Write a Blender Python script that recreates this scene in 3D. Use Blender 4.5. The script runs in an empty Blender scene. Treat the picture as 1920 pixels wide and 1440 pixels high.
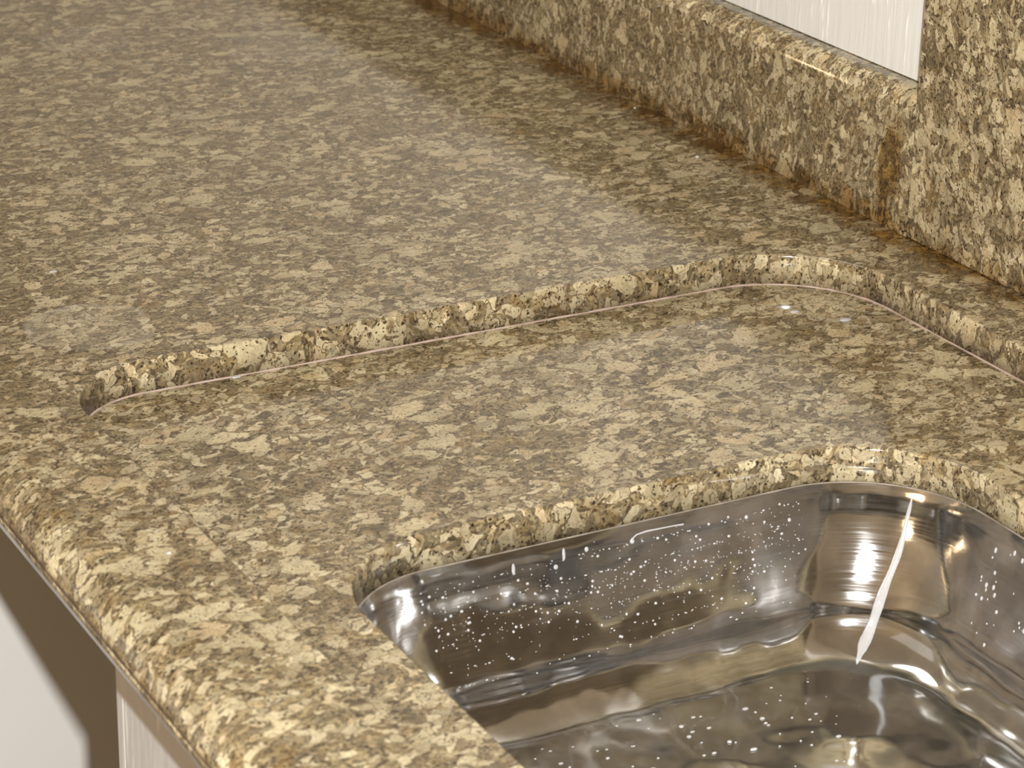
import bpy, bmesh, math, random
from mathutils import Vector, Matrix

# ------------------------------------------------------------------ camera, light, exposure
# All lengths below are centimetres measured from the worktop surface at the foot of the tall splash;
# S turns them into metres and ZT lifts the worktop to 90 cm above the floor.
S = 0.01
ZT = 90.0
SC = bpy.context.scene
COL = SC.collection

def W(x, y, z):
    return Vector((x * S, y * S, (z + ZT) * S))

CAM_F = 4915.73          # focal length in pixels of the 1920 px wide frame
PITCH, ROLL, YAW = 0.395736587, 0.0215854, 1.06134945
fwd = Vector((-math.sin(YAW) * math.cos(PITCH), math.cos(YAW) * math.cos(PITCH), -math.sin(PITCH)))
rgt = fwd.cross(Vector((0, 0, 1))).normalized()
upv = rgt.cross(fwd)
r2 = rgt * math.cos(ROLL) + upv * math.sin(ROLL)
u2 = upv * math.cos(ROLL) - rgt * math.sin(ROLL)
cd = bpy.data.cameras.new('camera')
cam = bpy.data.objects.new('camera', cd)
COL.objects.link(cam)
m3 = Matrix((r2, u2, -fwd)).transposed()
cam.matrix_world = Matrix.Translation(W(126.032, -98.898, 55.351)) @ m3.to_4x4()
cd.sensor_width = 36.0
cd.lens = CAM_F / 1920 * 36.0
cd.clip_start = 0.02
cd.dof.use_dof = True
cd.dof.focus_distance = 1.55
cd.dof.aperture_fstop = 20.0
SC.camera = cam

world = bpy.data.worlds.new('world')
SC.world = world
world.use_nodes = True
world.node_tree.nodes['Background'].inputs[0].default_value = (1.0, 0.9, 0.78, 1)
world.node_tree.nodes['Background'].inputs[1].default_value = 0.12

def lamp(name, kind, loc, energy, color, **kw):
    ld = bpy.data.lights.new(name, kind)
    ld.energy = energy
    ld.color = color
    for k, v in kw.items():
        setattr(ld, k, v)
    o = bpy.data.objects.new(name, ld)
    o.location = loc
    COL.objects.link(o)
    return o

# the camera's own flash, just above and to the right of its lens
fl = cam.location + r2 * 0.055 + u2 * 0.085 + fwd * 0.0
flash = lamp('camera_flash', 'SPOT', fl, 178.0, (1.0, 0.985, 0.965), shadow_soft_size=0.012, spot_size=math.radians(60), spot_blend=0.5)
flash.rotation_euler = cam.matrix_world.to_euler()
# ceiling light over the room
lamp('ceiling_lamp', 'AREA', W(-10, -190, 146), 1.5, (1.0, 0.98, 0.94), shape='RECTANGLE', size=1.2, size_y=1.2)
lamp('warm_fill', 'POINT', W(90, -215, 25), 26.0, (1.0, 0.68, 0.38), shadow_soft_size=0.15)  # unseen warm fill, added to lift the shade under the worktop
lamp('cool_fill', 'POINT', W(-130, -235, 70), 10.0, (0.96, 0.97, 1.0), shadow_soft_size=0.6)  # unseen cool fill, added to brighten floor and walls for reflections
# kitchen light over the far end of the worktop
lamp('worktop_lamp', 'AREA', W(-58, -22, 135), 3.6, (1.0, 0.98, 0.93), shape='DISK', size=0.45)

SC.view_settings.view_transform = 'Standard'
SC.view_settings.look = 'None'
SC.view_settings.exposure = -0.06
SC.view_settings.gamma = 1.0
SC.view_settings.use_curve_mapping = False

# ------------------------------------------------------------------ node helpers
def lin(c):
    return tuple(((v / 255) / 12.92 if v / 255 <= 0.04045 else ((v / 255 + 0.055) / 1.055) ** 2.4) for v in c) + (1.0,)

class NT:
    def __init__(self, name):
        self.m = bpy.data.materials.new(name)
        self.m.use_nodes = True
        self.t = self.m.node_tree
        self.b = self.t.nodes['Principled BSDF']
    def n(self, typ, **kw):
        nd = self.t.nodes.new(typ)
        for k, v in kw.items():
            setattr(nd, k, v)
        return nd
    def put(self, sock, v):
        if isinstance(v, bpy.types.NodeSocket):
            self.t.links.new(v, sock)
        elif isinstance(v, (tuple, list)) and len(v) == 4 and sock.type == 'VECTOR':
            sock.default_value = v[:3]
        else:
            sock.default_value = v
    def math(self, op, a, b=0.0, c=None, clamp=False):
        nd = self.n('ShaderNodeMath', operation=op, use_clamp=clamp)
        self.put(nd.inputs[0], a); self.put(nd.inputs[1], b)
        if c is not None: self.put(nd.inputs[2], c)
        return nd.outputs[0]
    def vmath(self, op, a, b):
        nd = self.n('ShaderNodeVectorMath', operation=op)
        self.put(nd.inputs[0], a); self.put(nd.inputs[1], b)
        return nd.outputs[0]
    def scale(self, a, s):
        nd = self.n('ShaderNodeVectorMath', operation='SCALE')
        self.put(nd.inputs[0], a); nd.inputs[3].default_value = s
        return nd.outputs[0]
    def mix(self, f, a, b):
        nd = self.n('ShaderNodeMix', data_type='RGBA')
        self.put(nd.inputs[0], f); self.put(nd.inputs[6], a); self.put(nd.inputs[7], b)
        return nd.outputs[2]
    def noise(self, vec, scale, detail=2.0, rough=0.5):
        nd = self.n('ShaderNodeTexNoise')
        self.put(nd.inputs['Vector'], vec)
        nd.inputs['Scale'].default_value = scale
        nd.inputs['Detail'].default_value = detail
        nd.inputs['Roughness'].default_value = rough
        return nd
    def voro(self, vec, scale, feature='F1', rnd=1.0):
        nd = self.n('ShaderNodeTexVoronoi', feature=feature)
        self.put(nd.inputs['Vector'], vec)
        nd.inputs['Scale'].default_value = scale
        nd.inputs['Randomness'].default_value = rnd
        return nd
    def step(self, v, lo, hi):
        nd = self.n('ShaderNodeMapRange', interpolation_type='SMOOTHSTEP')
        self.put(nd.inputs[0], v)
        nd.inputs[1].default_value = lo; nd.inputs[2].default_value = hi
        return nd.outputs[0]
    def ramp(self, v, stops, interp='LINEAR'):
        nd = self.n('ShaderNodeValToRGB')
        self.put(nd.inputs[0], v)
        cr = nd.color_ramp
        cr.interpolation = interp
        while len(cr.elements) < len(stops): cr.elements.new(0.5)
        for e, (p, c) in zip(cr.elements, stops):
            e.position = p; e.color = c
        return nd.outputs[0]
    def sep(self, col):
        nd = self.n('ShaderNodeSeparateColor')
        self.put(nd.inputs[0], col)
        return nd.outputs

# ------------------------------------------------------------------ granite
def granite(name, offset, stretch=(1, 1, 1), rot=(0, 0, 0), stain=None, joint_band=None, rings=(), crystals=0.0, rough=0.10):
    g = NT(name)
    tc = g.n('ShaderNodeTexCoord')
    mp = g.n('ShaderNodeMapping', vector_type='TEXTURE')
    g.put(mp.inputs['Vector'], g.scale(tc.outputs['Object'], 100.0))
    mp.inputs['Location'].default_value = offset
    mp.inputs['Rotation'].default_value = rot
    mp.inputs['Scale'].default_value = stretch
    P = mp.outputs[0]
    n1 = g.noise(P, 0.8, 1.0).outputs['Color']
    n2 = g.noise(P, 3.2, 1.0).outputs['Color']
    w1 = g.scale(g.vmath('SUBTRACT', n1, (0.5, 0.5, 0.5)), 1.5)
    w2 = g.scale(g.vmath('SUBTRACT', n2, (0.5, 0.5, 0.5)), 0.42)
    Q = g.vmath('ADD', g.vmath('ADD', P, w1), w2)
    # patchiness: where the stone is paler, where it is browner
    tone = g.noise(P, 0.22, 2.0).outputs['Fac']
    tone2 = g.noise(P, 0.55, 2.0).outputs['Fac']
    # matrix of small grains
    c = g.voro(Q, 5.0)
    cr = g.sep(c.outputs['Color'])
    base = g.ramp(cr[0], [(0.0, lin((80, 66, 48))), (0.22, lin((112, 98, 76))), (0.42, lin((132, 114, 86))),
                          (0.6, lin((150, 130, 98))), (0.78, lin((176, 156, 121))), (1.0, lin((134, 121, 100)))])
    # grey quartz smudges
    qz = g.step(g.noise(Q, 1.15, 2.0).outputs['Fac'], 0.52, 0.66)
    base = g.mix(g.math('MULTIPLY', qz, 0.6), base, lin((112, 100, 80)))
    # ochre iron tint
    oc = g.step(g.noise(P, 0.62, 3.0, 0.6).outputs['Fac'], 0.54, 0.72)
    base = g.mix(g.math('MULTIPLY', oc, 0.42), base, lin((152, 120, 72)))
    # medium crystals
    b = g.voro(Q, 1.9); be = g.voro(Q, 1.9, 'DISTANCE_TO_EDGE')
    br = g.sep(b.outputs['Color'])
    thr = g.math('ADD', g.math('MULTIPLY', g.math('SUBTRACT', tone, 0.5), 0.9), 0.42 + crystals)
    sel = g.math('MULTIPLY', g.math('LESS_THAN', br[0], thr), g.step(g.math('SUBTRACT', be.outputs['Distance'], g.math('MULTIPLY', br[2], 0.08)), -0.01, 0.04))
    mcol = g.ramp(br[1], [(0.0, lin((166, 151, 122))), (0.35, lin((188, 172, 142))), (0.8, lin((210, 194, 162))), (1.0, lin((190, 166, 130)))])
    col = g.mix(sel, base, mcol)
    # large crystals
    a = g.voro(Q, 0.66); ae = g.voro(Q, 0.66, 'DISTANCE_TO_EDGE')
    ar = g.sep(a.outputs['Color'])
    lsel = g.math('MULTIPLY', g.math('LESS_THAN', ar[0], 0.14 + crystals * 0.6), g.step(ae.outputs['Distance'], 0.10, 0.16))
    lcol = g.ramp(ar[1], [(0.0, lin((190, 176, 144))), (0.6, lin((210, 194, 160))), (1.0, lin((198, 174, 138)))])
    streak = g.noise(g.vmath('MULTIPLY', Q, (1.2, 4.0, 2.0)), 1.6, 2.0).outputs['Fac']
    lcol = g.mix(g.math('MULTIPLY', g.step(streak, 0.5, 0.75), 0.35), lcol, lin((178, 152, 112)))
    col = g.mix(lsel, col, lcol)
    anyc = g.math('MAXIMUM', sel, lsel)
    # black mica flecks, dense in the matrix and sparse inside the crystals
    wv = g.vmath('ADD', P, g.scale(g.vmath('SUBTRACT', g.noise(P, 7.0, 1.0).outputs['Color'], (0.5, 0.5, 0.5)), 0.16))
    k = g.voro(wv, 4.6); kr = g.sep(k.outputs['Color'])
    size = g.math('MULTIPLY', kr[1], 0.34)
    fl = g.math('LESS_THAN', k.outputs['Distance'], g.math('ADD', size, 0.05))
    lim = g.math('SUBTRACT', 0.72, g.math('MULTIPLY', anyc, 0.52))
    fl = g.math('MULTIPLY', fl, g.math('LESS_THAN', kr[0], lim))
    col = g.mix(g.math('MULTIPLY', fl, 0.9), col, g.ramp(kr[2], [(0, lin((30, 24, 20))), (0.6, lin((50, 40, 32))), (1, lin((90, 62, 38)))]))
    k2 = g.voro(wv, 8.5); k2r = g.sep(k2.outputs['Color'])
    f2 = g.math('MULTIPLY', g.math('LESS_THAN', k2.outputs['Distance'], 0.36), g.math('LESS_THAN', k2r[0], 0.22))
    col = g.mix(g.math('MULTIPLY', f2, 0.85), col, lin((58, 48, 40)))
    f3 = g.math('MULTIPLY', g.math('LESS_THAN', k2.outputs['Distance'], 0.30), g.math('GREATER_THAN', k2r[0], 0.94))
    col = g.mix(g.math('MULTIPLY', f3, 0.5), col, lin((232, 218, 186)))
    # fine mottling inside every grain
    fm = g.noise(Q, 5.5, 4.0, 0.65).outputs['Fac']
    fmul = g.n('ShaderNodeMix', data_type='RGBA', blend_type='MULTIPLY')
    fmul.inputs[0].default_value = 1.0
    g.put(fmul.inputs[6], col); g.put(fmul.inputs[7], g.ramp(fm, [(0.32, (0.62, 0.59, 0.54, 1)), (0.5, (0.93, 0.92, 0.9, 1)), (0.68, (1.12, 1.12, 1.12, 1))]))
    col = fmul.outputs[2]
    # slow change of tone across the slab
    tv = g.ramp(tone2, [(0.3, (0.565, 0.575, 0.55, 1)), (0.7, (0.80, 0.835, 0.82, 1))])
    mul = g.n('ShaderNodeMix', data_type='RGBA', blend_type='MULTIPLY')
    mul.inputs[0].default_value = 1.0
    g.put(mul.inputs[6], col); g.put(mul.inputs[7], tv)
    col = mul.outputs[2]
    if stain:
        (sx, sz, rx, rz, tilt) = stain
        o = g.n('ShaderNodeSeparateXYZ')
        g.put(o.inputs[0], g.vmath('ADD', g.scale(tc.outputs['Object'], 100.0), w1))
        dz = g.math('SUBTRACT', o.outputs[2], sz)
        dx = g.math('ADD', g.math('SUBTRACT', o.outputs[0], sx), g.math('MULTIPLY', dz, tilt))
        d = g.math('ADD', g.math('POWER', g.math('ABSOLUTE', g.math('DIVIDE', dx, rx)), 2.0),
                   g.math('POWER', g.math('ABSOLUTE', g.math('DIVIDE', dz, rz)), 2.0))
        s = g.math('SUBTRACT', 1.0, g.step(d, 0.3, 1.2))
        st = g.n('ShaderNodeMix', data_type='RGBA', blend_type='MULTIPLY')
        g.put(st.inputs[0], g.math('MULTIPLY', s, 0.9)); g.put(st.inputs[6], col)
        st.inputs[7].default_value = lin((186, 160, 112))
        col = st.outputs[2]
    if rings:                 # rings of dried water left on the polish
        o2 = g.n('ShaderNodeSeparateXYZ')
        g.put(o2.inputs[0], g.vmath('ADD', g.scale(tc.outputs['Object'], 100.0), g.vmath('MULTIPLY', w1, (0.9, 0.9, 0.0))))
        for (cx, cy, rad, amt) in rings:
            dx = g.math('SUBTRACT', o2.outputs[0], cx); dy = g.math('SUBTRACT', o2.outputs[1], cy)
            d = g.math('SQRT', g.math('ADD', g.math('MULTIPLY', dx, dx), g.math('MULTIPLY', dy, dy)))
            disc = g.math('SUBTRACT', 1.0, g.step(d, rad * 0.9, rad))
            edge = g.math('SUBTRACT', 1.0, g.step(g.math('ABSOLUTE', g.math('SUBTRACT', d, rad * 0.95)), 0.0, 0.35))
            f = g.math('ADD', g.math('MULTIPLY', disc, amt * 0.28), g.math('MULTIPLY', g.math('MULTIPLY', edge, g.step(g.noise(P, 0.4, 1.0).outputs['Fac'], 0.4, 0.6)), amt * 0.6))
            f = g.math('MULTIPLY', f, g.math('GREATER_THAN', o2.outputs[2], 89.75))
            col = g.mix(f, col, lin((176, 170, 158)))
    if joint_band:
        (axis, at_joint, at_end, amt) = joint_band      # stone multiplied to a darker ochre towards the joint
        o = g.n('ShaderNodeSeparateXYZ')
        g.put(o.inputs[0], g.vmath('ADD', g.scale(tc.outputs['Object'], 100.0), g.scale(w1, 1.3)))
        v = g.math('DIVIDE', g.math('SUBTRACT', o.outputs[axis], at_joint), at_end - at_joint)
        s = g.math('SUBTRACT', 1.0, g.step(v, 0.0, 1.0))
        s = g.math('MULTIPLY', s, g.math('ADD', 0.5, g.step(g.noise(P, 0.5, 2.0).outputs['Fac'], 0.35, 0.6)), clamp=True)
        band_mul = g.n('ShaderNodeMix', data_type='RGBA', blend_type='MULTIPLY')
        g.put(band_mul.inputs[0], g.math('MULTIPLY', s, amt)); g.put(band_mul.inputs[6], col)
        band_mul.inputs[7].default_value = lin((178, 146, 88))
        col = band_mul.outputs[2]
    g.put(g.b.inputs['Base Color'], col)
    rn = g.ramp(g.noise(P, 0.12, 3.0).outputs['Fac'], [(0.35, (rough * 0.6,) * 3 + (1,)), (0.7, (rough * 1.8,) * 3 + (1,))])
    g.put(g.b.inputs['Roughness'], rn)
    g.b.inputs['IOR'].default_value = 1.58
    bp = g.n('ShaderNodeBump')
    bp.inputs['Strength'].default_value = 0.05
    bp.inputs['Distance'].default_value = 0.0004
    g.put(bp.inputs['Height'], g.noise(P, 2.5, 2.0).outputs['Fac'])
    g.put(g.b.inputs['Normal'], bp.outputs[0])
    return g.m

GR = 0.62
M_TOP = granite('granite_upper', (3.1, 7.7, 1.3), (1.0, 1.35, 1.45), (0, 0, 0.2), joint_band=(1, 0.0, -3.6, 1.0), rings=((-7.6, -52.0, 3.7, 0.42), (-66.0, -31.0, 3.6, 0.34), (-58.0, -17.5, 4.6, 0.34)))
M_LOW = granite('granite_lower', (41.0, 12.5, 21.0), (1.05, 1.5, 1.45), (0, 0, 0.25), crystals=0.04)
M_SPL = granite('granite_splash', (17.0, 3.0, 55.0), (0.9, 1.0, 1.2), (0, 0.22, 0), joint_band=(2, 90.2, 92.0, 0.8), stain=(-2.2, 93.8, 1.2, 4.4, -0.12))
M_TALL = granite('granite_tall', (77.0, 35.0, 8.0), (0.95, 1.0, 1.3), (0, -0.3, 0), joint_band=(2, 90.2, 91.5, 0.7), crystals=0.06)

def plain(name, rgb, rough=0.5, metal=0.0, spec=0.5):
    g = NT(name)
    g.b.inputs['Base Color'].default_value = lin(rgb)
    g.b.inputs['Roughness'].default_value = rough
    g.b.inputs['Metallic'].default_value = metal
    g.b.inputs['Specular IOR Level'].default_value = spec
    return g

def speckled(name, rgb, rgb2, scale, rough=0.6):
    g = plain(name, rgb, rough)
    tc = g.n('ShaderNodeTexCoord')
    f = g.noise(tc.outputs['Object'], scale, 3.0).outputs['Fac']
    g.put(g.b.inputs['Base Color'], g.mix(g.step(f, 0.4, 0.65), lin(rgb), lin(rgb2)))
    return g.m

# glossy white paint brushed on vertically
def brushed_paint(name, rgb, streak_rgb, amount):
    g = plain(name, rgb, 0.22)
    tc = g.n('ShaderNodeTexCoord')
    v = g.vmath('MULTIPLY', tc.outputs['Object'], (100.0, 100.0, 8.0))
    f = g.noise(v, 1.6, 3.0, 0.6).outputs['Fac']
    s = g.step(f, 0.60, 0.68)
    g.put(g.b.inputs['Base Color'], g.mix(g.math('MULTIPLY', s, amount), lin(rgb), lin(streak_rgb)))
    bp = g.n('ShaderNodeBump')
    bp.inputs['Strength'].default_value = 0.5
    bp.inputs['Distance'].default_value = 0.0012
    g.put(bp.inputs['Height'], f)
    g.put(g.b.inputs['Normal'], bp.outputs[0])
    return g.m

M_PAINT = brushed_paint('brushed_white_paint', (206, 206, 202), (245, 245, 243), 0.8)
M_CAB = brushed_paint('cabinet_white_paint', (186, 186, 186), (232, 232, 231), 0.6)
M_GREY = speckled('smooth_grey_white_panel', (186, 185, 182), (190, 189, 186), 3.0, 0.55)
M_WALL = speckled('cream_wall_paint', (232, 229, 220), (236, 233, 225), 4.0, 0.7)
M_CEIL = speckled('ceiling_paint', (226, 222, 212), (230, 226, 216), 4.0, 0.8)
M_WOOD = speckled('cabinet_wood', (92, 62, 38), (112, 78, 48), 6.0, 0.5)
M_CAULK = speckled('pinkish_caulk', (158, 140, 128), (138, 120, 106), 60.0, 0.45)
M_CAULK2 = speckled('grey_caulk', (128, 118, 106), (104, 94, 82), 60.0, 0.5)

def floor_mat():
    g = plain('floor_tile', (150, 126, 98), 0.4)
    tc = g.n('ShaderNodeTexCoord')
    br = g.n('ShaderNodeTexBrick', offset=0.0)
    g.put(br.inputs['Vector'], tc.outputs['Object'])
    br.inputs['Scale'].default_value = 3.0
    br.inputs['Brick Width'].default_value = 1.0
    br.inputs['Row Height'].default_value = 1.0
    br.inputs['Mortar Size'].default_value = 0.012
    br.inputs['Color1'].default_value = lin((196, 186, 172))
    br.inputs['Color2'].default_value = lin((188, 178, 164))
    br.inputs['Mortar'].default_value = lin((150, 142, 130))
    g.put(g.b.inputs['Base Color'], br.outputs['Color'])
    return g.m
M_FLOOR = floor_mat()

def steel_mat():
    g = plain('brushed_stainless_steel', (188, 188, 187), 0.15, 0.988)
    tc = g.n('ShaderNodeTexCoord')
    P = g.scale(tc.outputs['Object'], 100.0)
    br = g.noise(g.vmath('MULTIPLY', P, (0.25, 0.25, 9.0)), 1.0, 3.0).outputs['Fac']
    g.put(g.b.inputs['Roughness'], g.ramp(br, [(0.3, (0.06, 0.06, 0.06, 1)), (0.75, (0.15, 0.15, 0.15, 1))]))
    film = g.noise(P, 0.35, 3.0, 0.6).outputs['Fac']
    g.put(g.b.inputs['Base Color'], g.mix(g.step(film, 0.4, 0.65), lin((184, 184, 183)), lin((208, 208, 208))))
    b1 = g.n('ShaderNodeBump')
    b1.inputs['Strength'].default_value = 0.45
    b1.inputs['Distance'].default_value = 0.012
    g.put(b1.inputs['Height'], g.noise(P, 0.16, 1.5).outputs['Fac'])
    b2 = g.n('ShaderNodeBump')
    b2.inputs['Strength'].default_value = 0.06
    b2.inputs['Distance'].default_value = 0.0003
    g.put(b2.inputs['Height'], br)
    g.put(b2.inputs['Normal'], b1.outputs[0])
    g.put(g.b.inputs['Normal'], b2.outputs[0])
    return g.m
M_STEEL = steel_mat()

def water_mat():
    g = plain('water', (250, 250, 250), 0.16)
    g.b.inputs['Transmission Weight'].default_value = 0.72
    g.b.inputs['IOR'].default_value = 1.33
    return g.m
M_WATER = water_mat()
M_DRAIN = plain('drain_chrome', (190, 188, 184), 0.15, 1.0).m
M_DARK = plain('drain_dark', (26, 24, 22), 0.6).m

# ------------------------------------------------------------------ mesh helpers
def obj(name, bm, mat, parent=None, smooth=False, autosmooth=None):
    me = bpy.data.meshes.new(name)
    bmesh.ops.recalc_face_normals(bm, faces=bm.faces[:])
    bm.to_mesh(me)
    bm.free()
    me.materials.append(mat)
    o = bpy.data.objects.new(name, me)
    COL.objects.link(o)
    if parent is not None:
        o.parent = parent
    if smooth:
        for p in me.polygons: p.use_smooth = True
    return o

def tag(o, label=None, cat=None, group=None, kind=None):
    if label: o['label'] = label
    if cat: o['category'] = cat
    if group: o['group'] = group
    if kind: o['kind'] = kind
    return o

def empty(name, loc=(0, 0, 0)):
    o = bpy.data.objects.new(name, None)
    o.location = loc
    COL.objects.link(o)
    return o

def box_bm(x0, x1, y0, y1, z0, z1, bevel=0.0, seg=2, bm=None):
    bm = bm or bmesh.new()
    vs = [bm.verts.new(W(x, y, z)) for z in (z0, z1) for (x, y) in ((x0, y0), (x1, y0), (x1, y1), (x0, y1))]
    fs = [(0, 3, 2, 1), (4, 5, 6, 7), (0, 1, 5, 4), (1, 2, 6, 5), (2, 3, 7, 6), (3, 0, 4, 7)]
    faces = [bm.faces.new([vs[i] for i in f]) for f in fs]
    if bevel:
        es = list({e for f in faces for e in f.edges})
        bmesh.ops.bevel(bm, geom=es, offset=bevel * S, segments=seg, affect='EDGES', profile=0.5)
    return bm

def round_rect(x0, x1, y0, y1, radii, n=14, m=10):
    """closed loop, counter clockwise; radii for corners (x0,y0),(x1,y0),(x1,y1),(x0,y1)"""
    c = [((x0, y0), math.pi, radii[0]), ((x1, y0), 1.5 * math.pi, radii[1]), ((x1, y1), 0, radii[2]), ((x0, y1), 0.5 * math.pi, radii[3])]
    sg = [(1, 1), (-1, 1), (-1, -1), (1, -1)]
    arcs = []
    for (p, a0, r), s in zip(c, sg):
        cx, cy = p[0] + s[0] * r, p[1] + s[1] * r
        arcs.append([(cx + r * math.cos(a0 + t / n * math.pi / 2), cy + r * math.sin(a0 + t / n * math.pi / 2)) for t in range(n + 1)])
    out = []
    for i in range(4):
        out += arcs[i]
        a, b = arcs[i][-1], arcs[(i + 1) % 4][0]
        for t in range(1, m):
            out.append((a[0] + (b[0] - a[0]) * t / m, a[1] + (b[1] - a[1]) * t / m))
    return out

def offset_loop(pts, d):
    """move every point outward by d (loop is counter clockwise)"""
    out = []
    n = len(pts)
    for i in range(n):
        ax, ay = pts[i - 1]; bx, by = pts[(i + 1) % n]
        tx, ty = bx - ax, by - ay
        l = math.hypot(tx, ty) or 1
        out.append((pts[i][0] + ty / l * d, pts[i][1] - tx / l * d))
    return out

def rect_loop(x0, x1, y0, y1, d):
    return [(x0 - d, y0 - d), (x1 + d, y0 - d), (x1 + d, y1 + d), (x0 - d, y1 + d)]

def add_ring(bm, loop, z):
    return [bm.verts.new(W(x, y, z)) for x, y in loop]

def bridge(bm, a, b):
    n = len(a)
    fs = []
    for i in range(n):
        fs.append(bm.faces.new((a[i], a[(i + 1) % n], b[(i + 1) % n], b[i])))
    return fs

def fill_between(bm, outer, inner):
    es = []
    for lp in (outer, inner):
        for i in range(len(lp)):
            e = bm.edges.get((lp[i], lp[(i + 1) % len(lp)])) or bm.edges.new((lp[i], lp[(i + 1) % len(lp)]))
            es.append(e)
    bmesh.ops.triangle_fill(bm, use_beauty=True, edges=es)

X0, X1, YF, YB = -135.0, 160.0, -63.4, 2.4

def slab(name, mat, hole, ztop, zbot, profile, parent, arris=0.14):
    """a stone slab with a cut-out; profile = list of (outward offset, z) for the rim"""
    bm = bmesh.new()
    rings = [add_ring(bm, rect_loop(X0, X1, YF, YB, d), z) for d, z in profile]
    sm = []
    for a, b in zip(rings, rings[1:]): sm += bridge(bm, a, b)
    h = [add_ring(bm, offset_loop(hole, arris), ztop), add_ring(bm, offset_loop(hole, arris * 0.3), ztop - arris * 0.3),
         add_ring(bm, hole, ztop - arris), add_ring(bm, hole, zbot)]
    for a, b in zip(h, h[1:]): sm += bridge(bm, a, b)
    fill_between(bm, rings[0], h[0])
    fill_between(bm, rings[-1], h[-1])
    for f in sm: f.smooth = True
    o = obj(name, bm, mat, parent)
    return o

# ------------------------------------------------------------------ the room
def struct(name, bm, mat):
    o = obj(name, bm, mat)
    o['kind'] = 'structure'
    return o

RX0, RX1, RY0, RY1, RZ0, RZ1 = -220, 260, -320, 2.6, -90, 150
struct('floor', box_bm(RX0, RX1, RY0, RY1, RZ0 - 5, RZ0), M_FLOOR)
struct('ceiling', box_bm(RX0, RX1, RY0, RY1, RZ1, RZ1 + 5), M_CEIL)
struct('wall_back', box_bm(RX0, RX1, RY1, RY1 + 8, RZ0, RZ1), M_WALL)
struct('wall_left', box_bm(RX0 - 8, RX0, RY0, RY1 + 8, RZ0, RZ1), M_WALL)
struct('wall_right', box_bm(RX1, RX1 + 8, RY0, RY1 + 8, RZ0, RZ1), M_WALL)
struct('wall_front', box_bm(RX0, RX1, RY0 - 8, RY0, RZ0, RZ1), M_WALL)

# ------------------------------------------------------------------ worktop: two stone slabs glued together
top = empty('granite_countertop', W(0, -30, -4))
def local(o, root):
    o.parent = root
    o.matrix_parent_inverse = Matrix.Translation(root.location).inverted()

RECESS = round_rect(-1.7, 104.0, -56.4, -5.4, (5.5, 8, 8, 7.5))
SINKCUT = round_rect(21.2, 74.6, -51.5, -15.6, (6.5, 6.5, 7, 7.5))
R = 2.0
prof_top = [(-R + R * math.sin(t * math.pi / 20), -R + R * math.cos(t * math.pi / 20)) for t in range(0, 11)]
prof_low = [(-R + R * math.cos(t * math.pi / 20), -R - R * math.sin(t * math.pi / 20)) for t in range(0, 11)]
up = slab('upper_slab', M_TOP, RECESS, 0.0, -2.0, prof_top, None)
lo = slab('lower_slab', M_LOW, SINKCUT, -2.0, -4.0, prof_low, None)
local(up, top); local(lo, top)
tag(lo, 'lower granite slab forming the sunken deck around the sink')
tag(top, 'speckled beige and brown polished granite worktop with stepped recess around the sink', 'countertop')

def tube_loop(pts, rad, closed=True, seg=8, jitter=0.0, seed=1):
    rnd = random.Random(seed)
    bm = bmesh.new()
    n = len(pts)
    rings = []
    for i in range(n):
        p = Vector(pts[i])
        a = Vector(pts[i - 1]) if (closed or i) else p
        b = Vector(pts[(i + 1) % n]) if (closed or i < n - 1) else p
        t = (b - a).normalized()
        s = t.cross(Vector((0, 0, 1))).normalized()
        u = s.cross(t)
        r = rad * (1 + jitter * rnd.uniform(-1, 1)) * S
        rings.append([bm.verts.new(p + s * r * math.cos(k / seg * 2 * math.pi) + u * r * math.sin(k / seg * 2 * math.pi)) for k in range(seg)])
    for i in range(n if closed else n - 1):
        a, b = rings[i], rings[(i + 1) % n]
        for k in range(seg):
            bm.faces.new((a[k], a[(k + 1) % seg], b[(k + 1) % seg], b[k]))
    return bm
dense = round_rect(-1.7, 104.0, -56.4, -5.4, (5.5, 8, 8, 7.5), 24, 60)
ck = obj('caulk_line', tube_loop([W(x, y, -1.99) for x, y in offset_loop(dense, -0.02)], 0.075, jitter=0.3), M_CAULK, None, True)
local(ck, top)
tag(ck, 'thin pinkish caulk line in the seam between the two slabs')

# ------------------------------------------------------------------ splashes
def prism_x(x0, x1, prof, nx=1):
    bm = bmesh.new()
    rings = [[bm.verts.new(W(x0 + (x1 - x0) * i / nx, y, z)) for y, z in prof] for i in range(nx + 1)]
    for a, b in zip(rings, rings[1:]):
        for f in bridge(bm, a, b): f.smooth = False
    bm.faces.new(rings[0]); bm.faces.new(list(reversed(rings[-1])))
    return bm
HB = 9.3
pr = [(2.2, 0.02), (0.0, 0.02)]
rr = 1.3
pr += [(rr - rr * math.cos(t * math.pi / 24), HB - rr + rr * math.sin(t * math.pi / 24)) for t in range(0, 13)]
pr += [(2.2, HB)]
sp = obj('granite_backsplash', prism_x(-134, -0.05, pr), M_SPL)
for p in sp.data.polygons:
    if 0.1 < abs(p.normal.z) < 0.99: p.use_smooth = True
tag(sp, 'low granite backsplash strip with a rounded top edge below the white board', 'backsplash')
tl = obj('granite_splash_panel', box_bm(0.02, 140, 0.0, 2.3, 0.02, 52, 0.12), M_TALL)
tag(tl, 'tall upright granite panel standing on the worktop right of the white board', 'backsplash')

# white painted board above the low strip
bd = obj('white_board', box_bm(-34.0, 1.9, 2.02 - 0.0, 2.58, HB + 0.04, 88, 0.05), M_PAINT)
tag(bd, 'glossy white painted board with vertical brush streaks above the low backsplash', 'painted board')

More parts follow.
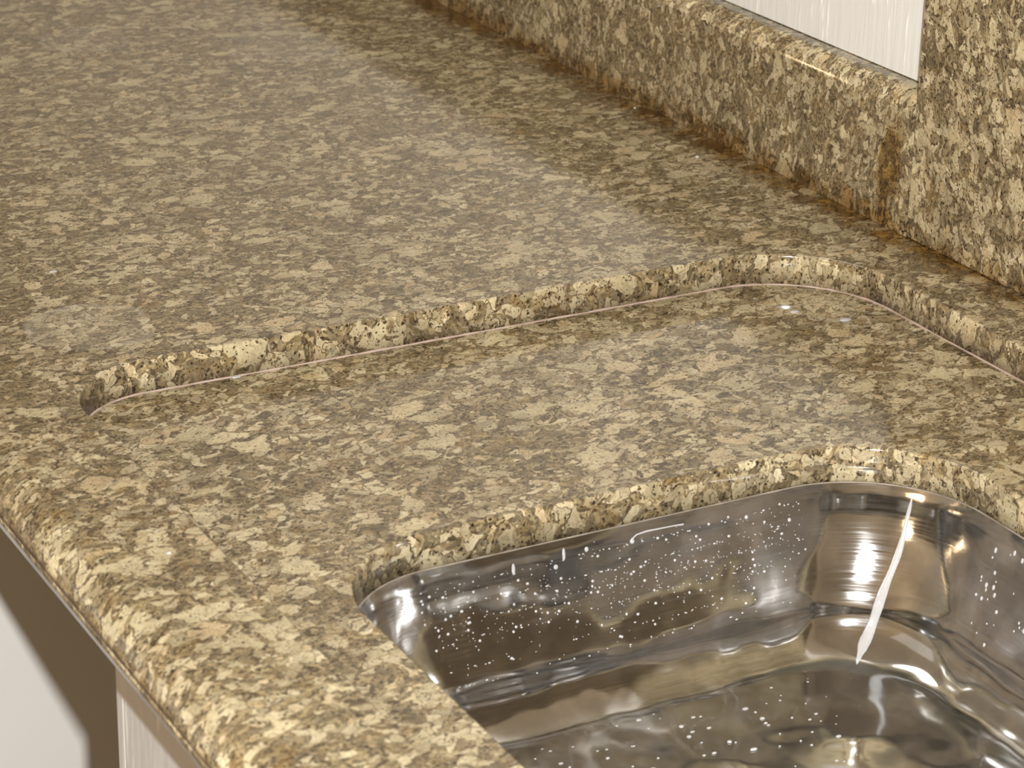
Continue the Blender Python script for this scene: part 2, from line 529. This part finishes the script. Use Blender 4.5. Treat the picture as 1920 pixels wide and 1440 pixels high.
# ------------------------------------------------------------------ cabinets under the worktop
cab = empty('white_base_cabinet', W(60, -30, -90))
c1 = obj('side_panel', box_bm(19.45, 20.3, -61.0, 1.5, -90, -4.06, 0.05), M_CAB); local(c1, cab)
c2 = obj('side_panel', box_bm(105.2, 107, -61.0, 1.5, -90, -4.06, 0.05), M_CAB); local(c2, cab)
c3 = obj('front_panel', box_bm(20.35, 105.15, -61.0, -59.2, -80, -4.06, 0.05), M_CAB); local(c3, cab)
c4 = obj('bottom_board', box_bm(21.25, 105.15, -59.1, 1.5, -80, -78.4), M_WOOD); local(c4, cab)
tag(cab, 'glossy white painted base cabinet with a sharp left corner under the sink', 'cabinet')

nb = empty('grey_white_base_cabinet', W(-60, -30, -90))
n1 = obj('side_panel', box_bm(-24.0, -22.2, -61.0, 1.5, -90, -4.06, 0.05), M_GREY); local(n1, nb)
n2 = obj('front_panel', box_bm(-120.0, -24.05, -61.0, -59.2, -80, -4.06, 0.05), M_GREY); local(n2, nb)
tag(nb, 'plain light grey cabinet side in shadow below the worktop edge, far left', 'cabinet')

# ------------------------------------------------------------------ sink
sink = empty('stainless_steel_sink', W(58, -33, -16))
def sink_bowl():
    bm = bmesh.new()
    x0, x1, y0, y1 = 20.9, 75.0, -51.9, -15.3
    zt, zb, rf = -4.03, -13.0, 2.6
    secs = [(-0.42, zt), (-0.02, zt), (0.0, zt - 0.15), (0.15, zt - 0.5)]
    for t in range(1, 9):
        f = t / 8
        secs.append((0.15 + 0.45 * f + 1.5 * f * f, zt - 0.5 + (zb + rf - zt + 0.5) * f))
    i0 = secs[-1][0]
    for t in range(1, 11):
        a = t / 10 * math.pi / 2
        secs.append((i0 + rf * (1 - math.cos(a)), zb + rf - rf * math.sin(a)))
    i1 = secs[-1][0]
    for t in range(1, 8):
        f = t / 8
        secs.append((i1 + 12.0 * f, zb - 0.7 * f))
    rings = []
    for ins, z in secs:
        rad = max(6.8 - max(0, ins) * 0.25, 1.2)
        lp = round_rect(x0 + ins, x1 - ins, y0 + ins, y1 - ins, (rad,) * 4, 16, 16)
        rings.append(add_ring(bm, lp, z))
    for a, b in zip(rings, rings[1:]):
        bridge(bm, a, b)
    c = bm.verts.new(W((x0 + x1) / 2, (y0 + y1) / 2, zb - 0.8))
    l = rings[-1]
    for i in range(len(l)):
        bm.faces.new((l[i], l[(i + 1) % len(l)], c))
    bm.normal_update()
    return bm
bw = obj('bowl', sink_bowl(), M_STEEL, None, True)
local(bw, sink)
md = bw.modifiers.new('sheet', 'SOLIDIFY'); md.thickness = 0.0008; md.offset = -1
def lathe(prof, cx, cy, seg=40):
    bm = bmesh.new()
    rings = [[bm.verts.new(W(cx + r * math.cos(k / seg * 2 * math.pi), cy + r * math.sin(k / seg * 2 * math.pi), z)) for k in range(seg)] for r, z in prof]
    for a, b in zip(rings, rings[1:]): bridge(bm, a, b)
    bm.faces.new(rings[-1])
    return bm
dr = obj('drain', lathe([(5.6, -13.7), (5.4, -13.52), (4.6, -13.6), (4.2, -13.76), (3.9, -13.78)], 47.9, -33.6), M_DRAIN, None, True)
local(dr, sink)
cl_ = obj('caulk_line', tube_loop([W(x, y, -4.05) for x, y in offset_loop(round_rect(21.2, 74.6, -51.5, -15.6, (6.5, 6.5, 7, 7.5), 24, 50), -0.02)], 0.045, jitter=0.3, seed=3), M_CAULK2, None, True)
local(cl_, sink)
tag(sink, 'wet stainless steel sink bowl mounted under the stepped granite deck', 'sink')

# ------------------------------------------------------------------ water
def wall_x(z):
    """inner face of the sink's end wall at height z"""
    f = min(1.0, max(0.0, (z + 4.53) / (-13.0 + 2.6 + 4.53)))
    return 20.9 + 0.15 + 0.45 * f + 1.5 * f * f

_ico = bmesh.new()
bmesh.ops.create_icosphere(_ico, subdivisions=2, radius=1.0)
ICO_V = [v.co.copy() for v in _ico.verts]
ICO_F = [[v.index for v in f.verts] for f in _ico.faces]
_ico.free()

def bead(bm, p, nrm, ax, ru, rv, rn):
    """a flattened drop at p (metres) on a surface with normal nrm; ax is its long direction; radii in cm"""
    nrm = nrm.normalized(); u = (ax - nrm * ax.dot(nrm)).normalized(); v = nrm.cross(u)
    vs = []
    for c in ICO_V:
        z = c.z if c.z > 0 else c.z * 0.25
        vs.append(bm.verts.new(p + (u * c.x * ru + v * c.y * rv + nrm * z * rn) * S))
    for f in ICO_F:
        bm.faces.new([vs[i] for i in f])

rnd = random.Random(7)
WN = Vector((0.98, 0, 0.18))
YD = Vector((0, 1, 0))
ZD = Vector((0, 0, 1))
bm = bmesh.new()
rows = [(-5.3, 80), (-6.4, 60), (-7.2, 70), (-8.1, 60), (-9.4, 50), (-10.2, 50)]
for z0, n in rows:                      # beads caught along the brushed lines
    for i in range(n):
        y = rnd.uniform(-50, -19); z = z0 + 0.02 * (y + 35) * rnd.uniform(0.2, 1) + rnd.gauss(0, 0.06)
        r = rnd.choice((0.022, 0.028, 0.034, 0.045))
        bead(bm, W(wall_x(z) + 0.005, y, z), WN, YD, r * rnd.uniform(1, 2.2), r, r * 0.6)
for i in range(700):                    # random spatter on the end wall
    y = rnd.uniform(-49.5, -18.5); z = rnd.triangular(-10.3, -4.7, -7.0)
    r = rnd.choice((0.018, 0.022, 0.026, 0.03, 0.036, 0.045, 0.08))
    bead(bm, W(wall_x(z) + 0.005, y, z), WN, ZD, r, r * rnd.uniform(0.8, 1.2), r * 0.6)
for i in range(120):                     # back wall
    x = rnd.uniform(29, 44); z = rnd.uniform(-10.2, -5)
    r = rnd.choice((0.04, 0.06, 0.09))
    bead(bm, W(x, -15.3 - (wall_x(z) - 20.9) - 0.005, z), Vector((0, -0.98, 0.18)), ZD, r * rnd.uniform(1, 2), r, r * 0.6)
for i in range(320):                    # floor
    x = rnd.uniform(25.5, 42); y = rnd.uniform(-46, -20.5)
    r = rnd.choice((0.05, 0.06, 0.08, 0.12))
    bead(bm, W(x, y, -13.0 - 0.7 * min(1, max(0, (x - 24.8)) / 12) * 0.8 + 0.02), Vector((0, 0, 1)), YD, r * rnd.uniform(1, 1.8), r, r * 0.6)
sp_ = obj('water_spatter', bm, M_WATER, None, True)
tag(sp_, 'fine spatter of clear water beads all over the steel sink walls and bottom', 'water spatter', kind='stuff')

def drop(p, nrm, ax, ru, rv, rn, label, group):
    bm = bmesh.new()
    bead(bm, W(*p), nrm, ax, ru, rv, rn)
    o = obj('water_drop', bm, M_WATER, None, True)
    tag(o, label, 'water drop', group)
    return o
GU = 'water drops on the granite'
drop((-1.55, -45.57, -1.985), ZD, YD, 0.30, 0.17, 0.10, 'flat glinting water drop on the sunken deck just below the pinkish seam, left part', GU)
drop((-1.75, -49.3, -1.985), ZD, YD, 0.17, 0.11, 0.07, 'small water drop close to the seam near the left end of the recess', GU)
drop((3.76, -10.92, -1.985), ZD, YD, 0.30, 0.2, 0.09, 'water drop on the sunken deck under the rounded back corner, left one of a pair', GU)
drop((6.23, -8.9, -1.985), ZD, YD, 0.42, 0.26, 0.10, 'widest water drop on the sunken deck under the rounded back corner', GU)
drop((-17.17, -50.79, 0.015), ZD, YD, 0.25, 0.14, 0.08, 'lone water drop on the upper worktop near the left edge of the picture', GU)
drop((-19.77, -3.13, 0.015), ZD, YD, 0.15, 0.15, 0.12, 'round bright water drop on the upper worktop in front of the low backsplash', GU)
drop((-31.74, -0.95, 0.015), ZD, YD, 0.10, 0.08, 0.07, 'tiny water drop at the foot of the low backsplash', GU)
drop((21.46, -58.8, 0.015), ZD, YD, 0.14, 0.10, 0.07, 'tiny water drop on the front strip of worktop beside a large cream crystal', GU)
GW = 'larger drops and trickles on the sink wall'
for (y, z, ru, rv, lab) in [
    (-39.98, -5.2, 0.34, 0.10, 'short upright trickle of water below the granite, leftmost on the sink wall'),
    (-37.0, -5.0, 0.36, 0.09, 'slanting water trickle right of the leftmost one, under the granite edge'),
    (-37.5, -5.6, 0.14, 0.13, 'round drop at the foot of the slanting trickle'),
    (-35.64, -5.02, 0.15, 0.12, 'single drop between the slanting trickle and the hooked one'),
    (-32.87, -5.15, 0.16, 0.14, 'drop at the lower end of the hooked water streak'),
    (-25.71, -5.27, 0.12, 0.11, 'drop high on the sink wall, left of the pair near the middle'),
    (-22.96, -5.97, 0.12, 0.11, 'drop high on the sink wall, right of the middle'),
    (-17.3, -9.87, 0.5, 0.10, 'long upright bright streak of water next to the sink corner'),
    (-47.0, -6.6, 0.3, 0.16, 'glinting wet patch at the far left corner of the sink wall')]:
    drop((wall_x(z) + 0.005, y, z), WN, ZD, ru, rv, 0.08, lab, GW)
st_ = [W(wall_x(z) + 0.01, y, z) for y, z in [(-32.9, -5.05), (-32.6, -4.85), (-32.0, -4.78), (-31.2, -4.8), (-30.4, -4.82), (-29.7, -4.86)]]
hk = obj('water_streak', tube_loop(st_, 0.06, closed=False, jitter=0.4, seed=4), M_WATER, None, True)
tag(hk, 'hooked thin water streak running along just under the granite edge', 'water streak')

def bowl_inset(z):
    f = min(1.0, max(0.0, (z + 4.53) / (-13.0 + 2.6 + 4.53)))
    i = 0.15 + 0.45 * f + 1.5 * f * f
    if z < -10.4:
        q = min(1.0, (-10.4 - z) / 2.6)
        i = 2.1 + 2.6 * (1 - math.sqrt(max(0.0, 1 - q * q)))
    return i
def corner_point(deg, z, lift):
    i = bowl_inset(z); rad = 6.8 - i * 0.25; t = math.radians(deg)
    return W(20.9 + i + rad + (rad - lift) * math.cos(t), -15.3 - i - rad + (rad - lift) * math.sin(t), z)
def highlight_strip(a0, a1, z0, z1, rads, label):  # clear strip added in place of the bright highlight along the sink corner
    n = 36
    pts = [corner_point(a0 + (a1 - a0) * (k / n) ** 1.5 + 0.35 * math.sin(k * 0.35), z0 + (z1 - z0) * k / n, 0.03) for k in range(n + 1)]
    bm = bmesh.new(); rings = []
    for k, p in enumerate(pts):
        t = (pts[min(k + 1, n)] - pts[max(k - 1, 0)]).normalized()
        c = W(28.5, -22.5, 0); out = (Vector((c.x, c.y, p.z)) - p).normalized()
        sd = t.cross(out).normalized(); up = sd.cross(t).normalized()
        w = rads[0] + (rads[1] - rads[0]) * k / n
        w *= S * (1 + 0.12 * math.sin(k * 0.6)) * min(1.0, 0.25 + min(k, n - k) / 3)
        rings.append([bm.verts.new(p + sd * w * math.cos(j / 10 * 2 * math.pi) + up * w * 0.45 * math.sin(j / 10 * 2 * math.pi)) for j in range(10)])
    for a, b in zip(rings, rings[1:]): bridge(bm, a, b)
    bm.faces.new(rings[0]); bm.faces.new(list(reversed(rings[-1])))
    o = obj('corner_highlight', bm, M_WATER, None, True)
    tag(o, label, 'water trickle')  # added strip standing in for the corner highlight
highlight_strip(126, 141, -4.8, -12.85, (0.07, 0.36), 'long raised strip standing in for the bright highlight down the rounded back corner of the sink')
